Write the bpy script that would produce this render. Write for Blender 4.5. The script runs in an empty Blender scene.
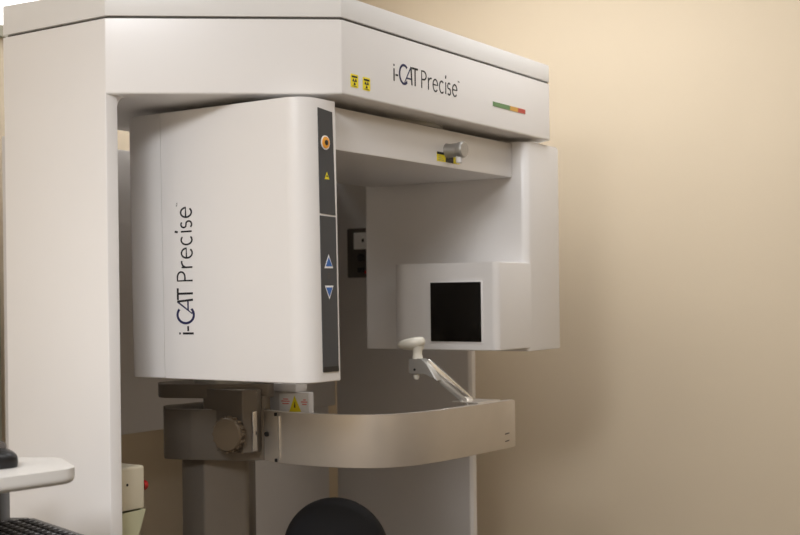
import bpy, bmesh, math, random
from math import sin, cos, pi, radians
from mathutils import Vector, Matrix
random.seed(4)
S = bpy.context.scene
COL = S.collection
EYE = 1.28

# ------------------------------------------------------------------ materials
def mat(name, col, rough=.5, metal=0., spec=.5, noise=0., nscale=8., bump=0., bscale=200., coat=0., emit=None, estr=0.):
    m = bpy.data.materials.new(name); m.use_nodes = True
    nt = m.node_tree; b = nt.nodes['Principled BSDF']
    b.inputs['Base Color'].default_value = (*col, 1)
    b.inputs['Roughness'].default_value = rough
    b.inputs['Metallic'].default_value = metal
    b.inputs['Specular IOR Level'].default_value = spec
    b.inputs['Coat Weight'].default_value = coat
    b.inputs['Coat Roughness'].default_value = .15
    tc = nt.nodes.new('ShaderNodeTexCoord')
    if noise > 0:
        n = nt.nodes.new('ShaderNodeTexNoise'); n.inputs['Scale'].default_value = nscale; n.inputs['Detail'].default_value = 4
        r = nt.nodes.new('ShaderNodeValToRGB')
        r.color_ramp.elements[0].position = .3; r.color_ramp.elements[1].position = .7
        r.color_ramp.elements[0].color = (*[c*(1-noise) for c in col], 1)
        r.color_ramp.elements[1].color = (*[min(1, c*(1+noise)) for c in col], 1)
        nt.links.new(tc.outputs['Object'], n.inputs['Vector'])
        nt.links.new(n.outputs['Fac'], r.inputs['Fac']); nt.links.new(r.outputs['Color'], b.inputs['Base Color'])
    if bump > 0:
        n2 = nt.nodes.new('ShaderNodeTexNoise'); n2.inputs['Scale'].default_value = bscale
        bp = nt.nodes.new('ShaderNodeBump'); bp.inputs['Strength'].default_value = bump; bp.inputs['Distance'].default_value = .001
        nt.links.new(tc.outputs['Object'], n2.inputs['Vector'])
        nt.links.new(n2.outputs['Fac'], bp.inputs['Height']); nt.links.new(bp.outputs['Normal'], b.inputs['Normal'])
    if emit:
        b.inputs['Emission Color'].default_value = (*emit, 1); b.inputs['Emission Strength'].default_value = estr
    return m

M = dict(
    wall=mat('beige_wall_paint', (.595, .495, .362), .75, noise=.025, nscale=1.5, bump=.25, bscale=260),
    ceiling=mat('ceiling_paint', (.86, .85, .82), .85, noise=.01),
    floor=mat('vinyl_floor', (.16, .13, .10), .4, noise=.12, nscale=12),
    white=mat('white_lacquer', (.81, .785, .765), .33, noise=.012, nscale=3, coat=.25),
    grey_panel=mat('light_grey_panel', (.60, .575, .56), .45, noise=.015, nscale=3),
    lid=mat('lid_lacquer', (.79, .775, .755), .33, noise=.012, nscale=3, coat=.2),
    seam=mat('seam_rubber', (.10, .095, .085), .6),
    shelf=mat('laminate_worktop', (.68, .655, .62), .4, noise=.02, nscale=4),
    silver=mat('satin_silver_paint', (.64, .585, .52), .36, metal=.72, noise=.02, nscale=20),
    shadesilver=mat('shaded_silver_metal', (.17, .145, .118), .42, metal=.5, noise=.04, nscale=14),  # shade on the chin rest mount and column painted into the base
    bronze=mat('bronze_plastic', (.13, .095, .06), .38, metal=.2),
    hub=mat('grey_metal', (.40, .385, .36), .38, metal=.6, noise=.02),
    chrome=mat('polished_aluminium', (.80, .78, .74), .18, metal=.9),
    charcoal=mat('charcoal_strip', (.052, .054, .059), .42, noise=.03, nscale=40),
    black=mat('black_plastic', (.008, .008, .009), .35),
    screen=mat('black_screen', (.006, .005, .004), .22, spec=.25),
    keys=mat('key_plastic', (.005, .005, .006), .45, spec=.15),
    keymark=mat('key_legend_glint', (.55, .56, .58), .5),  # legend print, its pale patches also imitate glints on the keys
    fabric=mat('black_upholstery', (.006, .0055, .007), .75, bump=.5, bscale=700),
    yellow=mat('warning_yellow', (.85, .70, .02), .5),
    orange=mat('button_orange', (.80, .34, .03), .4),
    red=mat('button_red', (.42, .012, .012), .35),
    redprint=mat('red_print', (.75, .22, .20), .6),
    blue=mat('arrow_blue', (.03, .13, .42), .45),
    paper=mat('sticker_white', (.82, .80, .78), .5),
    ink=mat('ink_black', (.010, .010, .012), .5),
    navy=mat('ink_navy', (.012, .014, .07), .5),
    cream=mat('cream_plastic', (.66, .60, .46), .45, noise=.02),
    sage=mat('pale_green_plastic', (.55, .54, .36), .45, noise=.02),
    ivory=mat('ivory_plastic', (.80, .76, .66), .4),
    green=mat('bar_green', (.13, .24, .10), .5),
    amber=mat('bar_amber', (.60, .33, .07), .5),
    barred=mat('bar_red', (.45, .07, .05), .5),
    trim=mat('olive_trim_paint', (.30, .28, .21), .6, noise=.03),
    plate=mat('dark_plate', (.085, .072, .065), .5),
    daylight=mat('daylight_pane', (.9, .9, .9), .3, emit=(1, 1, 1), estr=1.6),
    lamp=mat('lamp_diffuser', (.9, .9, .88), .6, emit=(1, .97, .92), estr=1.4),
)

# ------------------------------------------------------------------ mesh helpers
def finish(name, bm, m, parent=None, sharp=32, mats=None):
    bmesh.ops.recalc_face_normals(bm, faces=bm.faces)
    me = bpy.data.meshes.new(name)
    lim = radians(sharp)
    for f in bm.faces: f.smooth = True
    for e in bm.edges:
        if len(e.link_faces) == 2 and e.calc_face_angle(0) > lim: e.smooth = False
    bm.to_mesh(me); bm.free()
    o = bpy.data.objects.new(name, me); COL.objects.link(o)
    for k in (mats or [m]): me.materials.append(k)
    if parent: o.parent = parent
    return o

def tag(o, label=None, cat=None, group=None, kind=None):
    if label: o['label'] = label
    if cat: o['category'] = cat
    if group: o['group'] = group
    if kind: o['kind'] = kind
    return o

def empty(name, loc, rz=0.):
    o = bpy.data.objects.new(name, None); COL.objects.link(o)
    o.location = loc; o.rotation_euler = (0, 0, rz); o.empty_display_size = .1
    return o

def rpoly(pts, rad, seg=8):
    """round the corners of a plan polygon; rad = number or list"""
    n = len(pts); out = []
    if not isinstance(rad, (list, tuple)): rad = [rad]*n
    for i in range(n):
        p = Vector(pts[i]); a = Vector(pts[i-1])-p; b = Vector(pts[(i+1) % n])-p
        r = rad[i]
        if r <= 1e-6: out.append(tuple(p)); continue
        a.normalize(); b.normalize()
        ang = a.angle(b); d = r/math.tan(ang/2)
        c = p+(a+b).normalized()*(r/sin(ang/2))
        s = p+a*d-c; e = p+b*d-c
        a0 = math.atan2(s.y, s.x); a1 = math.atan2(e.y, e.x); da = a1-a0
        while da > pi: da -= 2*pi
        while da < -pi: da += 2*pi
        for k in range(seg+1):
            t = a0+da*k/seg
            out.append((c.x+r*cos(t), c.y+r*sin(t)))
    return out

def prism(bm, poly, z0, z1, bt=0., bb=0., seg=3, ztop=None, mi=0):
    """vertical prism over a plan polygon with rounded top/bottom rims"""
    nf0 = len(bm.faces)
    bot = [bm.verts.new((x, y, z0)) for x, y in poly]
    top = [bm.verts.new((x, y, ztop(x, y) if ztop else z1)) for x, y in poly]
    n = len(poly)
    fb = bm.faces.new(bot[::-1]); ft = bm.faces.new(top)
    for i in range(n):
        bm.faces.new((bot[i], bot[(i+1) % n], top[(i+1) % n], top[i]))
    if bt > 0: bmesh.ops.bevel(bm, geom=list(ft.edges), offset=bt, segments=seg, profile=.5, affect='EDGES', clamp_overlap=True)
    if bb > 0: bmesh.ops.bevel(bm, geom=list(fb.edges), offset=bb, segments=seg, profile=.5, affect='EDGES', clamp_overlap=True)
    for f in list(bm.faces)[nf0:]: f.material_index = mi

def box(bm, a, b, bev=0., mi=0, seg=2):
    x0, y0, z0 = a; x1, y1, z1 = b
    vs = [bm.verts.new(p) for p in ((x0,y0,z0),(x1,y0,z0),(x1,y1,z0),(x0,y1,z0),(x0,y0,z1),(x1,y0,z1),(x1,y1,z1),(x0,y1,z1))]
    fs = [bm.faces.new([vs[i] for i in q]) for q in ((3,2,1,0),(4,5,6,7),(0,1,5,4),(1,2,6,5),(2,3,7,6),(3,0,4,7))]
    for f in fs: f.material_index = mi
    if bev > 0:
        es = list({e for f in fs for e in f.edges})
        bmesh.ops.bevel(bm, geom=es, offset=bev, segments=seg, profile=.5, affect='EDGES', clamp_overlap=True)

def lathe(bm, prof, o=(0,0,0), ax=(0,0,1), n=32, mi=0):
    """profile of (radius, height along ax) revolved"""
    az = Vector(ax).normalized(); t = Vector((0,0,1)) if abs(az.z) < .9 else Vector((1,0,0))
    x = az.cross(t).normalized(); y = az.cross(x)
    rings = []
    for r, h in prof:
        if r < 1e-6: rings.append([bm.verts.new(Vector(o)+az*h)])
        else: rings.append([bm.verts.new(Vector(o)+az*h+(x*cos(2*pi*k/n)+y*sin(2*pi*k/n))*r) for k in range(n)])
    for a, b in zip(rings, rings[1:]):
        for k in range(n):
            k2 = (k+1) % n
            if len(a) == 1 and len(b) == 1: continue
            if len(a) == 1: f = bm.faces.new((a[0], b[k], b[k2]))
            elif len(b) == 1: f = bm.faces.new((a[k], a[k2], b[0]))
            else: f = bm.faces.new((a[k], a[k2], b[k2], b[k]))
            f.material_index = mi
    return bm

def bar(bm, a, b, w, h, bev=.001, up=(0,0,1)):
    """rectangular bar from a to b"""
    a = Vector(a); b = Vector(b); z = (b-a); L = z.length; z.normalize()
    x = z.cross(Vector(up)).normalized(); y = x.cross(z)
    b2 = bmesh.new(); box(b2, (-w/2, -h/2, 0), (w/2, h/2, L), bev)
    mtx = Matrix(((x.x,y.x,z.x,a.x),(x.y,y.y,z.y,a.y),(x.z,y.z,z.z,a.z),(0,0,0,1)))
    b2.transform(mtx); me = bpy.data.meshes.new('tmp'); b2.to_mesh(me); b2.free(); bm.from_mesh(me); bpy.data.meshes.remove(me)

def flat(bm, pts, n, thick=.0006, mi=0):
    """thin raised decal: polygon pts (3D) extruded along n"""
    n = Vector(n)*thick
    a = [bm.verts.new(Vector(p)) for p in pts]; b = [bm.verts.new(Vector(p)+n) for p in pts]
    fs = [bm.faces.new(b), bm.faces.new(a[::-1])]
    k = len(pts)
    for i in range(k): fs.append(bm.faces.new((a[i], a[(i+1) % k], b[(i+1) % k], b[i])))
    for f in fs: f.material_index = mi

NB = lambda: bmesh.new()

# ------------------------------------------------------------------ lettering (stroke built)
def arc(cx, cy, rx, ry, a0, a1, n=16):
    return [(cx+rx*cos(radians(a0+(a1-a0)*k/n)), cy+ry*sin(radians(a0+(a1-a0)*k/n))) for k in range(n+1)]
def ribbon(pts, w):
    P = [Vector(p) for p in pts]; L = []; R = []
    for i, p in enumerate(P):
        if i == 0: d = P[1]-P[0]
        elif i == len(P)-1: d = P[-1]-P[-2]
        else: d = (P[i+1]-p).normalized()+(p-P[i-1]).normalized()
        d.normalize(); n = Vector((-d.y, d.x))
        L.append(p+n*w/2); R.append(p-n*w/2)
    return L, R
H = .0355; XH = .0245
def word_strokes():
    s = []   # (points, width, material index) 0 = black, 1 = navy
    w = .0040; t = .0032
    s.append(([(.0015, 0), (.0015, .0245)], w, 0)); s.append(([(.0015, .0292), (.0015, .0330)], .0038, 0))
    s.append(([(.0060, .0125), (.0155, .0125)], .0036, 0))
    s.append((arc(.0370, .0175, .0160, .0185, 48, 312, 26), .0046, 1))
    s.append(([(.0475, .0053), (.0440, .0010), (.0395, .0030), (.0625, .0360)], .0032, 1))
    s.append(([(.0625, .0360), (.0655, 0)], w, 0)); s.append(([(.0460, .0118), (.0650, .0118)], t, 1))
    s.append(([(.0655, .0345), (.0880, .0345)], w, 0)); s.append(([(.0775, .0345), (.0775, 0)], w, 0))
    s.append(([(.1020, 0), (.1020, .0345), (.1090, .0345)]+arc(.1090, .0260, .0100, .0085, 90, -90, 12)+[(.1020, .0175)], t, 0))
    s.append(([(.1275, 0), (.1275, XH)], t, 0)); s.append(([(.1275, .0170)]+arc(.1375, .0150, .0095, .0092, 165, 75, 6), t, 0))
    def e(cx): s.append(([(cx-.0088, .0132), (cx+.0092, .0132)]+arc(cx, .0122, .0092, .0122, 5, 318, 22), t, 0))
    e(.1545)
    s.append((arc(.1795, .0122, .0088, .0122, 48, 312, 20), t, 0))
    s.append(([(.1955, 0), (.1955, XH)], t, 0)); s.append(([(.1950, .0315), (.1965, .0385)], .0040, 0))
    s.append((arc(.2090, .0180, .0056, .0062, 40, 230, 10)+arc(.2090, .0066, .0062, .0066, 60, -145, 12), t, 0))
    e(.2320)
    s.append(([(.2445, .0340), (.2475, .0340)], .0007, 0)); s.append(([(.2460, .0340), (.2460, .0312)], .0007, 0))
    s.append(([(.2485, .0312), (.2488, .0340), (.2498, .0320), (.2508, .0340), (.2511, .0312)], .0007, 0))
    return s
def lettering(parent, org, ex, ey, n, label, sy=1.):
    bm = NB(); org = Vector(org); ex = Vector(ex); ey = Vector(ey); n = Vector(n)
    for k, (pts, w, mi) in enumerate(word_strokes()):
        L, R = ribbon(pts, w); h = .0004+.00003*(k % 6)
        def P(q): return org+ex*q.x+ey*q.y*sy+n*h
        l = [bm.verts.new(P(q)) for q in L]; r = [bm.verts.new(P(q)) for q in R]
        l0 = [bm.verts.new(P(q)-n*(h+.0003)) for q in L]; r0 = [bm.verts.new(P(q)-n*(h+.0003)) for q in R]
        for i in range(len(l)-1):
            for f in ((r[i], r[i+1], l[i+1], l[i]), (l[i], l[i+1], l0[i+1], l0[i]), (r[i+1], r[i], r0[i], r0[i+1])):
                fc = bm.faces.new(f); fc.material_index = mi
    o = finish('lettering', bm, None, parent, mats=[M['ink'], M['navy']]); o['label'] = label
    return o

# ------------------------------------------------------------------ the scanner (local axes: x along the arm, y across)
AX, AY, TH = -.1013, 2.2001, .9875
root = empty('dental_scanner', (AX, AY, 0), TH)
tag(root, 'large white cone beam dental x-ray scanner with an overhead cap, rotating arm and chin rest', 'scanner')
def Z(z): return z+EYE
cap_pts = [(0,0),(.8526,0),(1.085,.337),(1.085,.80),(.62,.80),(.50,.672),(-.19,.672),(-.261,.618),(-.261,.337)]
# overhead cap
bm = NB(); prism(bm, rpoly(cap_pts, [.006,.010,.02,.01,.01,.01,.01,.004,.004], 4), Z(.367), Z(.5035), .002, .020, 6)
cap = finish('overhead_cap', bm, M['white'], root, 25)
bm = NB(); prism(bm, [(.005+x*.99, .004+y*.985) for x, y in cap_pts], Z(.503), Z(.5095)); finish('seam_strip', bm, M['seam'], cap)
bm = NB(); prism(bm, rpoly(cap_pts, [.006,.010,.02,.01,.01,.01,.01,.004,.004], 4), Z(.5085), Z(.5486), .006, .001, 3, ztop=lambda x, y: Z(.5486)+.026*y)
finish('cap_lid', bm, M['lid'], cap, 25)
lettering(cap, (.1705, 0, Z(.4158)), (1,0,0), (0,0,1), (0,-1,0), 'black and navy brand lettering on the cap')
def radiation_sticker(u0, u1, z0, z1):
    bm = NB()
    pts = rpoly([(u0, z0), (u1, z0), (u1, z1), (u0, z1)], .002, 3)
    flat(bm, [(x, 0, z) for x, z in pts], (0,-1,0), .0006, 0)
    cx = (u0+u1)/2; w = u1-u0
    flat(bm, [(cx-w*.38, -.0006, z1-.0065), (cx+w*.38, -.0006, z1-.0065), (cx+w*.38, -.0006, z1-.0030), (cx-w*.38, -.0006, z1-.0030)], (0,-1,0), .0003, 1)
    cz = (z0+z1)/2-.0015
    for a in (30, 150, 270):
        seg = [(cx+.0016*cos(radians(a+d)), -.0006, cz+.0016*sin(radians(a+d))) for d in (-30, 0, 30)]
        seg2 = [(cx+.0068*cos(radians(a+d)), -.0006, cz+.0068*sin(radians(a+d))) for d in (30, 10, -10, -30)]
        flat(bm, seg+seg2, (0,-1,0), .0003, 1)
    lathe(bm, [(.0010, 0), (.0010, .0003), (0, .0003)], (cx, -.0006, cz), (0,-1,0), 10, 1)
    flat(bm, [(cx-w*.3, -.0006, z0+.0018), (cx+w*.3, -.0006, z0+.0018), (cx+w*.3, -.0006, z0+.0028), (cx-w*.3, -.0006, z0+.0028)], (0,-1,0), .0003, 1)
    o = finish('radiation_sticker', bm, None, cap, mats=[M['yellow'], M['ink']]); o['label'] = 'yellow sticker with black radiation symbol'
radiation_sticker(.0265, .0505, Z(.3845), Z(.4090)); radiation_sticker(.0655, .0895, Z(.3840), Z(.4085))
for a, b, k, nm in ((.568, .6475, 'green', 'green'), (.6475, .686, 'amber', 'amber'), (.686, .7225, 'barred', 'red')):
    bm = NB(); flat(bm, [(a, 0, Z(.4160)), (b, 0, Z(.4160)), (b, 0, Z(.4262)), (a, 0, Z(.4262))], (0,-1,0), .0008)
    o = finish('status_bar', bm, M[k], cap); o['label'] = nm+' section of the colour bar'
# turntable under the cap
bm = NB(); lathe(bm, [(0, .3675), (.176, .3675), (.176, .359), (.168, .354), (0, .354)], (.41, .24, EYE), (0,0,1), 64)
finish('turntable_ring', bm, M['hub'], root)

# side pillars (near left one and far right one)
bm = NB(); prism(bm, rpoly([(-.2614,.337),(-.2345,.333),(-.2345,.618),(-.2614,.618)], [.003,.004,.003,.003], 3), .0, Z(.5025)); 
finish('side_pillar', bm, M['white'], root, 25)
bm = NB()   # small fillet where pillar meets cap
pr = [(-.2345,.367),(-.2345,.345)]+[(-.2345+.022*(1-cos(radians(a))), .345+.022*sin(radians(a))) for a in range(0, 91, 15)]
a = [bm.verts.new((x, .336, Z(z))) for x, z in pr]; b = [bm.verts.new((x, .617, Z(z))) for x, z in pr]
for i in range(len(pr)): bm.faces.new((a[i], a[(i+1) % len(pr)], b[(i+1) % len(pr)], b[i]))
bm.faces.new(a); bm.faces.new(b[::-1]); finish('corner_fillet', bm, M['white'], root, 25)
bm = NB(); prism(bm, rpoly([(1.05,.349),(1.054,.342),(1.074,.342),(1.085,.795),(1.05,.795)], [0.002,.002,.004,.004,.002], 3), .0, Z(.3675))
pil = finish('side_pillar', bm, M['white'], root, 25)
# inset grey skin on its inner face
bm = NB(); box(bm, (1.046, .350, .02), (1.0505, .794, Z(.366)), .001); finish('inner_skin', bm, M['grey_panel'], pil)
# power panel on the inner skin
bm = NB(); pts = rpoly([(.622, Z(.0484)), (.747, Z(.0484)), (.747, Z(.1906)), (.622, Z(.1906))], .005, 3)
flat(bm, [(1.046, y, z) for y, z in pts], (-1,0,0), .004)
pw = finish('power_panel', bm, M['plate'], root)
bm = NB(); box(bm, (1.038, .655, Z(.130)), (1.0425, .722, Z(.178)), .0015); finish('socket_plate', bm, M['paper'], pw)
bm = NB(); box(bm, (1.0375, .685, Z(.150)), (1.0385, .693, Z(.160)), .0003); finish('socket_slot', bm, M['ink'], pw)
bm = NB(); lathe(bm, [(.012, 0), (.012, .008), (.009, .010), (0, .010)], (1.0425, .697, Z(.106)), (-1,0,0), 20); finish('power_inlet', bm, M['black'], pw)
bm = NB(); box(bm, (1.036, .688, Z(.062)), (1.0425, .710, Z(.078)), .002); finish('rocker_switch', bm, M['black'], pw)
bm = NB(); box(bm, (1.038, .677, Z(.060)), (1.0425, .685, Z(.068)), .001); finish('indicator_light', bm, M['red'], pw)

# back panels
bm = NB(); box(bm, (-.11, .797, Z(-.322)), (1.044, .818, Z(.346)), .003); finish('back_panel', bm, M['grey_panel'], root)
bm = NB(); box(bm, (.58, .806, .02), (1.022, .820, Z(-.320)), .003); finish('back_panel', bm, M['grey_panel'], root)

bm = NB(); prism(bm, [(-.2340,.612),(-.222,.606),(-.090,.797),(-.104,.8125)], .02, Z(.3675)); finish('rear_light_block', bm, M['grey_panel'], root)  # unseen panel added to keep lamp light off the wall behind
# rotating arm beam
bm = NB(); prism(bm, rpoly([(-.02,.0485),(.7463,.0485),(.7463,.45),(-.02,.45)], .002, 2), Z(.2729), Z(.3538), .004, .004, 3)
beam = finish('arm_beam', bm, M['white'], root, 25)
bm = NB(); flat(bm, [(.4065, .0485, Z(.2835)), (.500, .0485, Z(.2835)), (.500, .0485, Z(.3035)), (.4065, .0485, Z(.3035))], (0,-1,0), .0006, 0)
flat(bm, [(.4065, .0479, Z(.2985)), (.500, .0479, Z(.2985)), (.500, .0479, Z(.3037)), (.4065, .0479, Z(.3037))], (0,-1,0), .0004, 1)
flat(bm, [(.442, .0479, Z(.2835)), (.474, .0479, Z(.2835)), (.474, .0479, Z(.2985)), (.442, .0479, Z(.2985))], (0,-1,0), .0004, 1)
for q in range(3): flat(bm, [(.412, .0479, Z(.2862+.004*q)), (.434-.005*q, .0479, Z(.2862+.004*q)), (.434-.005*q, .0479, Z(.2874+.004*q)), (.412, .0479, Z(.2874+.004*q))], (0,-1,0), .0004, 2)
o = finish('laser_label', bm, None, beam, mats=[M['yellow'], M['ink'], M['trim']]); o['label'] = 'yellow and black laser warning label'
bm = NB(); lathe(bm, [(0, 0), (.0165, 0), (.0150, .006), (.0150, .028), (.0170, .031), (.0175, .041), (.0160, .044), (0, .044)], (.449, .0485, Z(.3085)), (0,-1,0), 28)
kn = finish('laser_knob', bm, M['hub'], beam, 25)
bm = NB(); lathe(bm, [(.0075, 0), (.0075, .014), (.006, .016), (0, .016)], (.449, .018, Z(.2960)), (0,0,-1), 20); finish('knob_stem', bm, M['paper'], kn)
bm = NB(); flat(bm, [(x, y, Z(.2729)) for x, y in rpoly([(.03,.20),(.07,.20),(.07,.26),(.03,.26)], .012, 4)], (0,0,-1), .001)
finish('cover_plate', bm, M['hub'], beam)

bm = NB(); box(bm, (.70, .12, Z(.29)), (.80, .40, Z(.34))); finish('arm_joint', bm, M['hub'], beam)
# detector housing (the big near box)
LEAN = .0109
def lean(o):
    for v in o.data.vertices: v.co.y += LEAN*(v.co.z-EYE)
    return o
bm = NB()
prism(bm, rpoly([(-.0944,.3632),(-.0944,.0145),(.0032,.0145),(.0032,.3632)], [0,.042,.003,0], 10), Z(-.1579), Z(.355), .004, .004, 3)
det = lean(finish('detector_housing', bm, M['white'], root, 25))
bm = NB(); prism(bm, [(-.092,.362),(.001,.362),(.001,.366),(-.092,.366)], Z(-.155), Z(.352)); lean(finish('cover_seam', bm, M['hub'], det))
bm = NB(); prism(bm, rpoly([(-.0944,.3642),(.0032,.3642),(.0032,.4570),(-.0944,.4570)], [0,0,.012,.016], 8), Z(-.1579), Z(.355), .004, .004, 3)
lean(finish('side_cover', bm, M['white'], det, 25))
lettering(det, (-.0944, .2850+LEAN*.05, Z(-.0715)), (0,LEAN,1), (0,1,-LEAN), (-1,0,0), 'navy and black brand lettering running upward', 1.14)
N = (0,-1,0)
def onstrip(z): return .0145+LEAN*z
def stripflat(bm, pts, th, mi=0, lift=0.): flat(bm, [(u, onstrip(z)-lift, Z(z)) for u, z in pts], N, th, mi)
bm = NB(); stripflat(bm, [(-.0515,.1475),(-.0045,.1455),(-.0085,.3345),(-.0515,.3385)], .0012); finish('control_strip', bm, M['charcoal'], det)
bm = NB(); stripflat(bm, [(-.0515,-.1390),(-.0045,-.1395),(-.0045,.1425),(-.0515,.1435)], .0012); st = finish('control_strip', bm, M['charcoal'], det)
bm = NB(); stripflat(bm, [(-.0515,-.1395),(-.0045,-.1400),(-.0045,-.1300),(-.0515,-.1300)], .0004, 0, .0012); finish('strip_foot', bm, M['black'], st)
es = (-.0320, onstrip(.2765)-.001, Z(.2765))
bm = NB(); lathe(bm, [(.0130, 0), (.0130, .0012), (.0108, .0014)], es, N, 32, 0)
lathe(bm, [(.0108, .0014), (.0100, .0030), (.0052, .0034)], es, N, 32, 1); lathe(bm, [(.0052, .0034), (.0040, .0040), (0, .0040)], es, N, 24, 2)
o = finish('stop_button', bm, None, det, mats=[M['paper'], M['orange'], M['ink']]); o['label'] = 'orange stop button with white ring'
def tri(cz, up, w, h, mat1, mat2, name, inner, lab, lift=.0012):
    bm = NB(); s = 1 if up else -1; cx = -.029
    stripflat(bm, [(cx-w, cz-s*h), (cx+w, cz-s*h), (cx, cz+s*h)], .0004, 0, lift)
    stripflat(bm, [(cx-w*inner, cz-s*h*(inner*.98)), (cx+w*inner, cz-s*h*(inner*.98)), (cx, cz+s*h*(inner-.12))], .0004, 1, lift+.0004)
    o = finish(name, bm, None, st, mats=[mat1, mat2]); o['label'] = lab
tri(.2170, True, .0070, .0068, M['yellow'], M['ink'], 'warning_symbol', .38, 'small yellow warning triangle')
tri(.0610, True, .0130, .0125, M['paper'], M['blue'], 'up_arrow', .74, 'blue arrow pointing up')
tri(.0045, False, .0130, .0125, M['paper'], M['blue'], 'down_arrow', .74, 'blue arrow pointing down')
bm = NB()
for q in range(3): stripflat(bm, [(-.033, .030+q*.004), (-.026, .030+q*.004), (-.026, .0316+q*.004), (-.033, .0316+q*.004)], .0002, 0, .0012)
finish('height_symbol', bm, M['plate'], st)

# source housing (far side)
bm = NB(); prism(bm, rpoly([(.7487,.0113),(.945,.0113),(.945,.481),(.7487,.481)], [.018,.036,.02,.012], 8), Z(-.1390), Z(.357), .005, .003, 3)
src = finish('source_housing', bm, M['white'], root, 25)
bm = NB(); prism(bm, rpoly([(.604,.0135),(.7655,.0113),(.7655,.314),(.604,.314)], [.016,0,.0,.055], 10), Z(-.1310), Z(.0705), .003, .003, 3)
sb = finish('monitor_box', bm, M['white'], src, 25)
bm = NB(); box(bm, (.6015, .0520, Z(-.1140)), (.6045, .1925, Z(.0282)), .001); fr = finish('screen_frame', bm, M['paper'], sb)
bm = NB(); box(bm, (.6000, .0550, Z(-.1112)), (.6035, .1898, Z(.0258)), .0004); finish('display_screen', bm, M['screen'], sb)

# chin rest assembly
bz0, bz1 = Z(-.339), Z(-.235)
ctrl = [(.126,.300),(.108,.244),(.106,.194),(.108,.146),(.115,.102),(.130,.060),(.152,.026),(.184,.001),(.236,-.019),(.310,-.032),(.424,-.041),(.562,-.0480)]
def catmull(P, n=5):
    P = [Vector(p) for p in P]; out = []
    for i in range(len(P)-1):
        p0 = P[max(i-1, 0)]; p1 = P[i]; p2 = P[i+1]; p3 = P[min(i+2, len(P)-1)]
        for k in range(n):
            t = k/n; out.append(.5*((2*p1)+(p2-p0)*t+(2*p0-5*p1+4*p2-p3)*t*t+(3*p1-p0-3*p2+p3)*t**3))
    return out+[P[-1]]
cp = catmull(ctrl); th_ = .016
outer = []; inner = []
for i, p in enumerate(cp):
    d = (cp[min(i+1, len(cp)-1)]-cp[max(i-1, 0)]).normalized(); n = Vector((-d.y, d.x))
    outer.append(tuple(p)); inner.append(tuple(p+n*th_))
bm = NB(); prism(bm, outer+inner[::-1], bz0, bz1, .002, .002, 2)
band = finish('head_band', bm, M['silver'], root, 30)
bm = NB(); prism(bm, [(.548,-.045),(.565,-.0485),(.568,-.033),(.553,-.029)], bz0+.002, bz1-.002, .001, .001); finish('end_cap', bm, M['silver'], band)
bm = NB()
for q in (0, 1):
    zc = Z(-.3230+.016*q); bar(bm, (.522,-.0460,zc), (.538,-.0470,zc+.001), .0032, .0022, .0004)
finish('end_screw', bm, M['plate'], band)
bm = NB(); prism(bm, [(.44,-.026),(.53,-.031),(.53,.030),(.45,.045)], Z(-.2365), Z(-.2330), .001, .001); finish('rod_plate', bm, M['silver'], band)
# hinge on the band
bm = NB(); box(bm, (.1050, .2425, Z(-.331)), (.1120, .2465, Z(-.243)), .001); hb = finish('hinge_pin', bm, M['chrome'], band)
for z in (-.2405, -.3335):
    bm = NB(); box(bm, (.1075, .2530, Z(z-.0035)), (.1125, .2590, Z(z+.0035)), .001); finish('hinge_screw', bm, M['black'], band)
# mount body + column
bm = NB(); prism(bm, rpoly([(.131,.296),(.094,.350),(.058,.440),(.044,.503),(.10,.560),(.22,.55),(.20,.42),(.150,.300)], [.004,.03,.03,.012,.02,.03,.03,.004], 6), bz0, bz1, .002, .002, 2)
body = finish('rest_mount', bm, M['shadesilver'], root, 25)
bm = NB(); prism(bm, rpoly([(.150,.365),(.085,.430),(.083,.495),(.20,.52),(.24,.42)], .012, 4), .02, bz0+.001); finish('support_column', bm, M['shadesilver'], root, 25)
bm = NB(); prism(bm, rpoly([(.128,.300),(.100,.385),(.15,.44),(.20,.42),(.155,.306)], .008, 4), bz1-.001, Z(-.207)); finish('neck', bm, M['shadesilver'], body, 25)
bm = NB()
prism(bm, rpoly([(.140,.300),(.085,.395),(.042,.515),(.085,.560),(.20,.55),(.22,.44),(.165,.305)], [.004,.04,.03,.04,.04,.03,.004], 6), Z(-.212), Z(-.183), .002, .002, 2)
finish('top_plate', bm, M['shadesilver'], body, 25)
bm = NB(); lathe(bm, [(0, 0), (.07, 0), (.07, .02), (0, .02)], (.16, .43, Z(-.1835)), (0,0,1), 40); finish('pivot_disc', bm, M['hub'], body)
bm = NB(); prism(bm, rpoly([(.098,.352),(.062,.440),(.048,.502),(.10,.555),(.20,.54),(.19,.42)], [.02,.03,.012,.02,.02,.03], 6), bz1-.001, bz1+.0015); finish('mount_top_lit', bm, M['hub'], body, 25)  # lighter metal sheet imitates light falling on the mount's upper face
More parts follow.
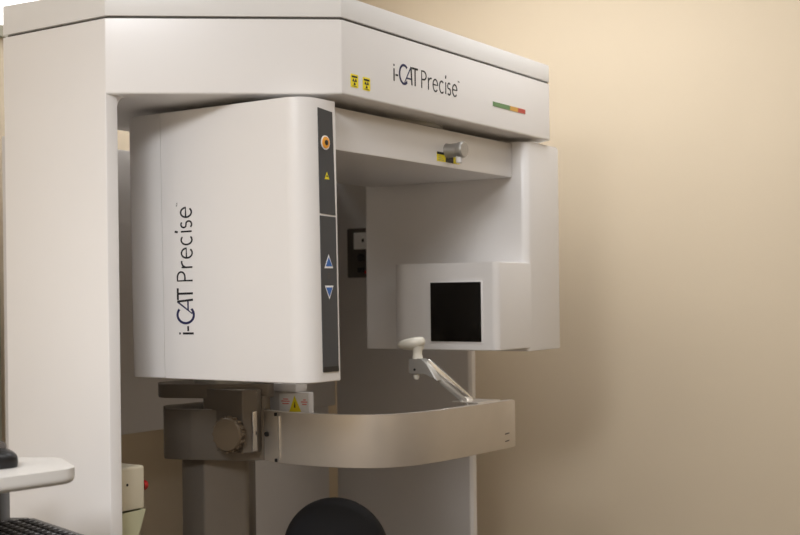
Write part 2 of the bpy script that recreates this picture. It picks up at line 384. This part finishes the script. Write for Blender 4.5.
# clamp block and knob
bm = NB(); prism(bm, rpoly([(.080,.318),(.078,.425),(.100,.425),(.125,.306),(.102,.299)], [.006,.003,.003,.002,.003], 4), Z(-.3200), Z(-.1920), .003, .006, 3)
finish('clamp_block', bm, M['shadesilver'], body, 25)
bm = NB(); box(bm, (.0905, .2985, Z(-.3165)), (.1030, .3030, Z(-.2350)), .0015); finish('clamp_edge', bm, M['chrome'], body)
kd = Vector((-.97, -.10, 0)).normalized()
kc = Vector((.078, .3420, Z(-.2810)))
bm = NB()
lathe(bm, [(0, 0), (.020, 0), (.020, .004), (.0335, .006), (.0345, .010), (.0345, .022), (.032, .0255), (0, .0265)], kc, kd, 48)
ax = kd; tt = Vector((0,0,1)); xx = ax.cross(tt).normalized(); yy = ax.cross(xx)
knob = finish('clamp_knob', bm, M['bronze'], root, 25)
bm = NB()
for k in range(16):
    a = 2*pi*k/16; p = kc+(xx*cos(a)+yy*sin(a))*.0343
    lathe(bm, [(0, .0085), (.0036, .0085), (.0036, .0215), (0, .0215)], p, kd, 8)
finish('knob_grip', bm, M['bronze'], knob)
bm = NB(); lathe(bm, [(0, 0), (.005, 0), (.005, .004), (0, .004)], (.1200, .2870, Z(-.2830)), (-1,0,0), 14); finish('clamp_screw', bm, M['black'], body)
# carriage block behind the band with its warning label
bm = NB(); prism(bm, rpoly([(.205,.385),(.205,.2440),(.222,.2440),(.222,.385)], .003, 2), bz1-.03, Z(-.203), .002, 0); cg = finish('carriage_block', bm, M['grey_panel'], root, 25)
bm = NB(); prism(bm, rpoly([(.20,.385),(.20,.275),(.24,.275),(.24,.385)], .003, 2), Z(-.203), Z(-.186), .002, 0.001); finish('carriage_top', bm, M['grey_panel'], cg, 25)
bm = NB()
flat(bm, [(.205, .3230, Z(-.248)), (.205, .2450, Z(-.248)), (.205, .2450, Z(-.2045)), (.205, .3230, Z(-.2085))], (-1,0,0), .0008, 0)
flat(bm, [(.2042, .2970, Z(-.2460)), (.2042, .2645, Z(-.2440)), (.2042, .2820, Z(-.2110))], (-1,0,0), .0004, 1)
flat(bm, [(.2038, .2835, Z(-.2360)), (.2038, .2795, Z(-.2360)), (.2038, .2810, Z(-.2220))], (-1,0,0), .0003, 3)
for y0, y1 in ((.3180,.2950),(.2650,.2480)):
    for q, zz in enumerate((-.2245,-.2295,-.2200)): flat(bm, [(.2042, y0-.003*q, Z(zz)), (.2042, y1+.002*q, Z(zz)), (.2042, y1+.002*q, Z(zz+.0022)), (.2042, y0-.003*q, Z(zz+.0022))], (-1,0,0), .0003, 2)
o = finish('warning_label', bm, None, cg, mats=[M['paper'], M['yellow'], M['redprint'], M['ink']]); o['label'] = 'white label with yellow warning triangle and red print'
# chin rod, bracket, cup
r0 = (.472, .009, Z(-.236)); r1 = (.425, .0920, Z(-.147))
bm = NB(); bar(bm, r0, r1, .020, .011, .002, up=(.8,.5,.3)); finish('chin_rod', bm, M['chrome'], root)
bm = NB(); bar(bm, (r0[0]-.012, r0[1]+.006, r0[2]), (r1[0]-.008, r1[1], r1[2]-.012), .010, .012, .002, up=(.8,.5,.3)); finish('rod_cheek', bm, M['hub'], root)
# bracket: side plate with a hole screw
def cu(y, z, u=.42): return (u, y, Z(z))
bm = NB()
prof = [(.1280,-.1400),(.0945,-.1400),(.0820,-.152),(.0560,-.187),(.0860,-.171),(.1280,-.1740)]
for sgn in (0,):
    a = [bm.verts.new((.408, y, Z(z))) for y, z in prof]; b = [bm.verts.new((.432, y, Z(z))) for y, z in prof]
    bm.faces.new(a); bm.faces.new(b[::-1])
    for i in range(len(prof)): bm.faces.new((a[i], a[(i+1) % 6], b[(i+1) % 6], b[i]))
bmesh.ops.bevel(bm, geom=list(bm.edges), offset=.0015, segments=2, affect='EDGES')
brk = finish('chin_bracket', bm, M['hub'], root, 25)
bm = NB(); lathe(bm, [(.0028, 0), (.0028, .0012), (0, .0012)], (.408, .1120, Z(-.1640)), (-1,0,0), 12); finish('bracket_screw', bm, M['ink'], brk)
bm = NB(); lathe(bm, [(0, 0), (.006, 0), (.007, .004), (.005, .011), (0, .012)], (.42, .115, Z(-.1745)), (0,0,-1), 16); finish('height_knob', bm, M['ivory'], brk)
bm = NB()
lathe(bm, [(.0120, 0), (.0100, .010), (.0105, .018), (.016, .028)], (.42, .1120, Z(-.1410)), (0,0,1), 20)
cup = finish('cup_stem', bm, M['ivory'], root, 40)
bm = NB(); bmesh.ops.create_uvsphere(bm, u_segments=32, v_segments=20, radius=1)
for v in bm.verts:
    x, y, z = v.co
    zz = z*(.0170 if z > 0 else .0150)
    if z > 0: zz -= .0055*max(0, 1-(x*x+y*y)*1.3)      # hollow for the chin
    tap = 1-.22*y; zz *= 1-.22*y
    v.co = (.42+x*.024*tap, .1290+y*.0330, Z(-.1080)+zz-(.0045*y))
finish('chin_cup', bm, M['ivory'], root, 60)

# ------------------------------------------------------------------ helper: local scanner point -> world
def Wd(u, v, z=0.): return Vector((AX+u*cos(TH)-v*sin(TH), AY+u*sin(TH)+v*cos(TH), z))

# ------------------------------------------------------------------ switch box and holder on the near pillar
sw = empty('switch_box', Wd(-.2345, .39, Z(-.40)), TH); tag(sw, 'cream plastic switch box with a red side button beside the near pillar', 'switch box')
bm = NB(); prism(bm, rpoly([(0,-.030),(.082,-.030),(.082,.030),(0,.030)], [0,.006,.006,0], 4), .003, .083, .006, .001, 4); bd = finish('case', bm, M['cream'], sw, 30)
bm = NB(); lathe(bm, [(.010, 0), (.010, .008), (.008, .0115), (0, .0125)], (.082, -.019, .043), (1,0,0), 24); finish('button', bm, M['red'], sw)
bm = NB(); lathe(bm, [(.0026, 0), (.0026, .0008), (0, .0008)], (.036, -.030, .051), (0,-1,0), 12); finish('screw', bm, M['ink'], sw)
bm = NB()
t_ = [(0,-.040),(.0725,-.040),(.0725,.036),(0,.036)]; b_ = [(0,-.030),(.038,-.030),(.038,.028),(0,.028)]
ti = [(.002,-.038),(.0705,-.038),(.0705,.034),(.002,.034)]; bi = [(.002,-.028),(.036,-.028),(.036,.026),(.002,.026)]
VV = [[bm.verts.new((x, y, z)) for x, y in q] for q, z in ((t_, 0), (b_, -.11), (ti, 0), (bi, -.107))]
for i in range(4):
    j = (i+1) % 4
    bm.faces.new((VV[1][i], VV[1][j], VV[0][j], VV[0][i])); bm.faces.new((VV[2][i], VV[2][j], VV[3][j], VV[3][i])); bm.faces.new((VV[0][i], VV[0][j], VV[2][j], VV[2][i]))
bm.faces.new(VV[1]); bm.faces.new(VV[3])
ho = finish('box_holder', bm, M['sage'], None, 30); ho.location = Wd(-.2340, .39, Z(-.398)); ho.rotation_euler = (0, 0, TH)
tag(ho, 'pale green tapering plastic pocket holding the cream switch box', 'holder')

# ------------------------------------------------------------------ stool with round back
ch = empty('clinic_chair', Wd(.434, .35, 0), TH-radians(90)+radians(57)-radians(33)); tag(ch, 'black upholstered chair with a round backrest inside the scanner frame', 'chair')
bm = NB(); zc = Z(-.589); ring = []
def pad(bm, c, R, T, axis):
    lathe(bm, [(0, -T/2), (R*.86, -T/2), (R*.97, -T*.28), (R, 0), (R*.97, T*.28), (R*.86, T/2), (0, T*.5+.006)], c, axis, 48)
pad(bm, (0, 0, zc), .125, .05, (0,-1,0)); finish('backrest', bm, M['fabric'], ch, 50)
bm = NB(); bar(bm, (0, .03, zc), (0, .055, .50), .05, .012, .003, up=(0,1,0)); bar(bm, (0, .055, .505), (0, -.12, .47), .05, .012, .003); finish('back_support', bm, M['black'], ch)
bm = NB(); prism(bm, rpoly([(-.20,-.40),(.20,-.40),(.20,0),(-.20,0)], .08, 6), .475, .545, .02, .01, 4); finish('seat', bm, M['fabric'], ch, 40)
bm = NB(); lathe(bm, [(.028, .09), (.028, .30), (.018, .30), (.018, .475)], (0,-.20,0), (0,0,1), 24); finish('gas_post', bm, M['chrome'], ch)
bm = NB(); lathe(bm, [(0, .06), (.045, .06), (.045, .10), (0, .10)], (0,-.20,0), (0,0,1), 24); hb_ = finish('base_hub', bm, M['black'], ch)
for k in range(5):
    a = 2*pi*k/5+.3; bm = NB(); bar(bm, (.03*cos(a), -.20+.03*sin(a), .085), (.25*cos(a), -.20+.25*sin(a), .065), .035, .022, .004); finish('base_arm', bm, M['black'], ch)
    bm = NB(); lathe(bm, [(0, -.012), (.024, -.012), (.026, 0), (.024, .012), (0, .012)], (.25*cos(a), -.20+.25*sin(a), .027), (-sin(a), cos(a), 0), 20)
    bar(bm, (.25*cos(a), -.20+.25*sin(a), .03), (.25*cos(a), -.20+.25*sin(a), .07), .01, .03, .001, up=(1,0,.01)); finish('caster', bm, M['black'], ch)

# ------------------------------------------------------------------ workstation at the left
wz = Z(-.26)
cart = empty('workstation_cart', (-.75, 1.75, 0)); tag(cart, 'workstation cart with an off-white rounded worktop standing left of the scanner', 'cart')
def C(x, y, z=0): return (x+.75, y-1.75, z)
bm = NB(); prism(bm, rpoly([C(-1.10,1.985)[:2], C(-.560,1.965)[:2], C(-.496,1.838)[:2], C(-.98,1.29)[:2], C(-1.10,1.30)[:2]], [.03,.045,.040,.03,.03], 8), wz-.024, wz, .010, .010, 5)
finish('worktop', bm, M['shelf'], cart, 40)
bm = NB(); box(bm, C(-.76,2.005,.08), C(-.672,2.06,wz-.005), .004); finish('post', bm, M['black'], cart)
bm = NB(); prism(bm, [C(-1.05,1.40)[:2], C(-.63,1.60)[:2], C(-.63,1.96)[:2], C(-.645,2.075)[:2], C(-1.05,2.10)[:2]], Z(-.392), Z(-.378), .003, .003); finish('keyboard_tray', bm, M['black'], cart)
bm = NB(); box(bm, C(-.95,1.60,.03), C(-.55,2.00,.08), .01); finish('base', bm, M['black'], cart)
for k, (x, y) in enumerate(((-.92,1.63),(-.58,1.63),(-.92,1.97),(-.58,1.97))):
    bm = NB(); lathe(bm, [(0,-.01),(.026,-.01),(.028,0),(.026,.01),(0,.01)], C(x,y,.028), (1,0,0), 20); finish('caster', bm, M['black'], cart)
# mouse
mo = empty('computer_mouse', (-.648, 1.845, wz), radians(-70)); tag(mo, 'black computer mouse resting on the off-white worktop', 'mouse')
bm = NB(); bmesh.ops.create_uvsphere(bm, u_segments=28, v_segments=16, radius=1)
for v in bm.verts:
    x, y, z = v.co
    q = lambda t: math.copysign(abs(t)**.7, t); v.co = (q(x)*.032*(1-.06*y), q(y)*.056, max(0, .008+q(z)*.025*(1-.12*y)) if z > -.9 else 0)
finish('shell', bm, M['black'], mo, 60)
bm = NB(); lathe(bm, [(0,-.004),(.008,-.004),(.009,0),(.008,.004),(0,.004)], (0, .030, .0315), (1,0,0), 16); finish('scroll_wheel', bm, M['plate'], mo)
bm = NB(); bar(bm, (.024, -.030, .0290), (.0295, .000, .0230), .004, .0015, .0004); finish('logo_mark', bm, M['paper'], mo)
# keyboard: its near right corner is the one seen
kdir = Vector((.640, -.768)); ang = math.atan2(kdir.y, kdir.x)
kb = empty('computer_keyboard', (-.612, 1.995, Z(-.378)), ang); tag(kb, 'black computer keyboard below the worktop', 'keyboard')
bm = NB(); prism(bm, rpoly([(0,0),(.44,0),(.44,-.155),(0,-.155)], .006, 4), 0, .014, .003, .002); body_k = finish('keyboard_body', bm, M['black'], kb, 25)
bm = NB(); prism(bm, [(-.0078,-.0078),(.0078,-.0078),(.0078,.0078),(-.0078,.0078)], 0, .005, .0018, 0, 2)
key0 = finish('key', bm, M['keys'], kb, 40)
bm = NB(); flat(bm, [(-.0050,.000,.005),(-.0015,.000,.005),(-.0015,.0048,.005),(-.0050,.0048,.005)], (0,0,1), .0002); mk0 = finish('key_mark_glint', bm, M['keymark'], key0)  # legend patch, kept large to pass for glints at key edges
first = True
for r in range(6):
    for c in range(16):
        x = .026+c*.0190; y = -.026-r*.0190
        if first: k = key0; m_ = mk0; first = False
        else:
            k = key0.copy(); COL.objects.link(k); k.parent = kb
            m_ = mk0.copy(); COL.objects.link(m_); m_.parent = k
        k.location = (x, y, .0135)

# ------------------------------------------------------------------ room shell, aligned with the scanner
def W2(u, v): p = Wd(u, v); return (p.x, p.y)
HC = 2.385
U0, U1, V0, V1 = -3.6, 1.45, -3.2, 1.05
def slab(name, u0, u1, v0, v1, z0, z1, m):
    bm = NB(); prism(bm, [W2(u0,v0), W2(u1,v0), W2(u1,v1), W2(u0,v1)], z0, z1); return tag(finish(name, bm, m), kind='structure')
slab('floor', U0, U1, V0, V1, -.1, 0, M['floor'])
slab('ceiling', U0-.1, U1+.1, V0-.1, V1+.1, HC, HC+.1, M['ceiling'])
slab('wall_right', U1, U1+.1, V0-.1, V1+.1, 0, HC, M['wall'])
slab('wall_back', U0-.1, U1, V1, V1+.1, 0, HC, M['wall'])
slab('wall_left', U0-.1, U0, V0-.1, V1, 0, HC, M['wall'])
slab('wall_front', U0, U1, V0-.1, V0, 0, HC, M['wall'])
slab('baseboard_right', U1-.012, U1, V0, V1, 0, .10, M['trim'])
slab('baseboard_back', U0, U1-.012, V1-.012, V1, 0, .10, M['trim'])
slab('trim_1', -.016, .050, V1-.018, V1, .10, 1.896, M['trim'])
slab('trim_2', -.016, .70, V1-.018, V1, 1.896, 1.922, M['trim'])
wf = slab('window_1', -.40, .70, V1-.010, V1, 1.922, 2.34, M['paper'])
bm = NB(); prism(bm, [W2(-.37, V1-.014), W2(.67, V1-.014), W2(.67, V1-.009), W2(-.37, V1-.009)], 1.926, 2.31); finish('window_pane', bm, M['daylight'], wf)

# ------------------------------------------------------------------ lamps: recessed ceiling panels
def ceiling_light(u, v, power, label, w=1.15, d=.55, warm=(.95,.98,1.03)):
    p = Wd(u, v, HC); e = empty('ceiling_light', p, TH); tag(e, label, 'ceiling light')
    bm = NB(); 
    for a, b in (((-w/2-.03,-d/2-.03),(w/2+.03,-d/2)),((-w/2-.03,d/2),(w/2+.03,d/2+.03)),((-w/2-.03,-d/2),(-w/2,d/2)),((w/2,-d/2),(w/2+.03,d/2))):
        box(bm, (*a,-.012), (*b,0), .001)
    finish('frame', bm, M['paper'], e)
    bm = NB(); box(bm, (-w/2,-d/2,-.006), (w/2,d/2,-.001)); finish('diffuser', bm, M['lamp'], e)
    L = bpy.data.lights.new('panel_lamp', 'AREA'); L.shape = 'RECTANGLE'; L.size = w; L.size_y = d; L.energy = power; L.color = warm
    lo = bpy.data.objects.new('panel_lamp', L); COL.objects.link(lo); lo.location = (p.x, p.y, HC-.015); lo.rotation_euler = (0,0,TH)
ceiling_light(-2.2, -.60, 44, 'recessed ceiling light panel above and left of the viewer')
ceiling_light(-2.9, .30, 7, 'recessed ceiling light panel far left of the scanner')
ceiling_light(.66, .0, 11, 'recessed ceiling light panel near the right wall', .55, 1.15)
ceiling_light(-.55, -1.2, 5, 'recessed ceiling light panel right of the viewer')

wd = bpy.data.worlds.new('World'); S.world = wd; wd.use_nodes = True
wd.node_tree.nodes['Background'].inputs[0].default_value = (1, .95, .9, 1); wd.node_tree.nodes['Background'].inputs[1].default_value = .04

# ------------------------------------------------------------------ camera
cam = bpy.data.cameras.new('camera'); co = bpy.data.objects.new('camera', cam); COL.objects.link(co)
cam.sensor_fit = 'HORIZONTAL'; cam.sensor_width = 36; cam.lens = 1201.7*36/800
cam.shift_y = (296.8-267.5)/800
co.location = (0, 0, EYE)
co.rotation_euler = (Matrix.Rotation(radians(90-.13), 3, 'X') @ Matrix.Rotation(radians(-.673), 3, 'Z')).to_euler()
cam.clip_start = .05
cam.dof.use_dof = True; cam.dof.focus_distance = 2.35; cam.dof.aperture_fstop = 5.0
S.camera = co
S.view_settings.view_transform = 'Standard'; S.view_settings.look = 'None'; S.view_settings.gamma = 1
S.view_settings.exposure = 0.48; S.view_settings.use_curve_mapping = False
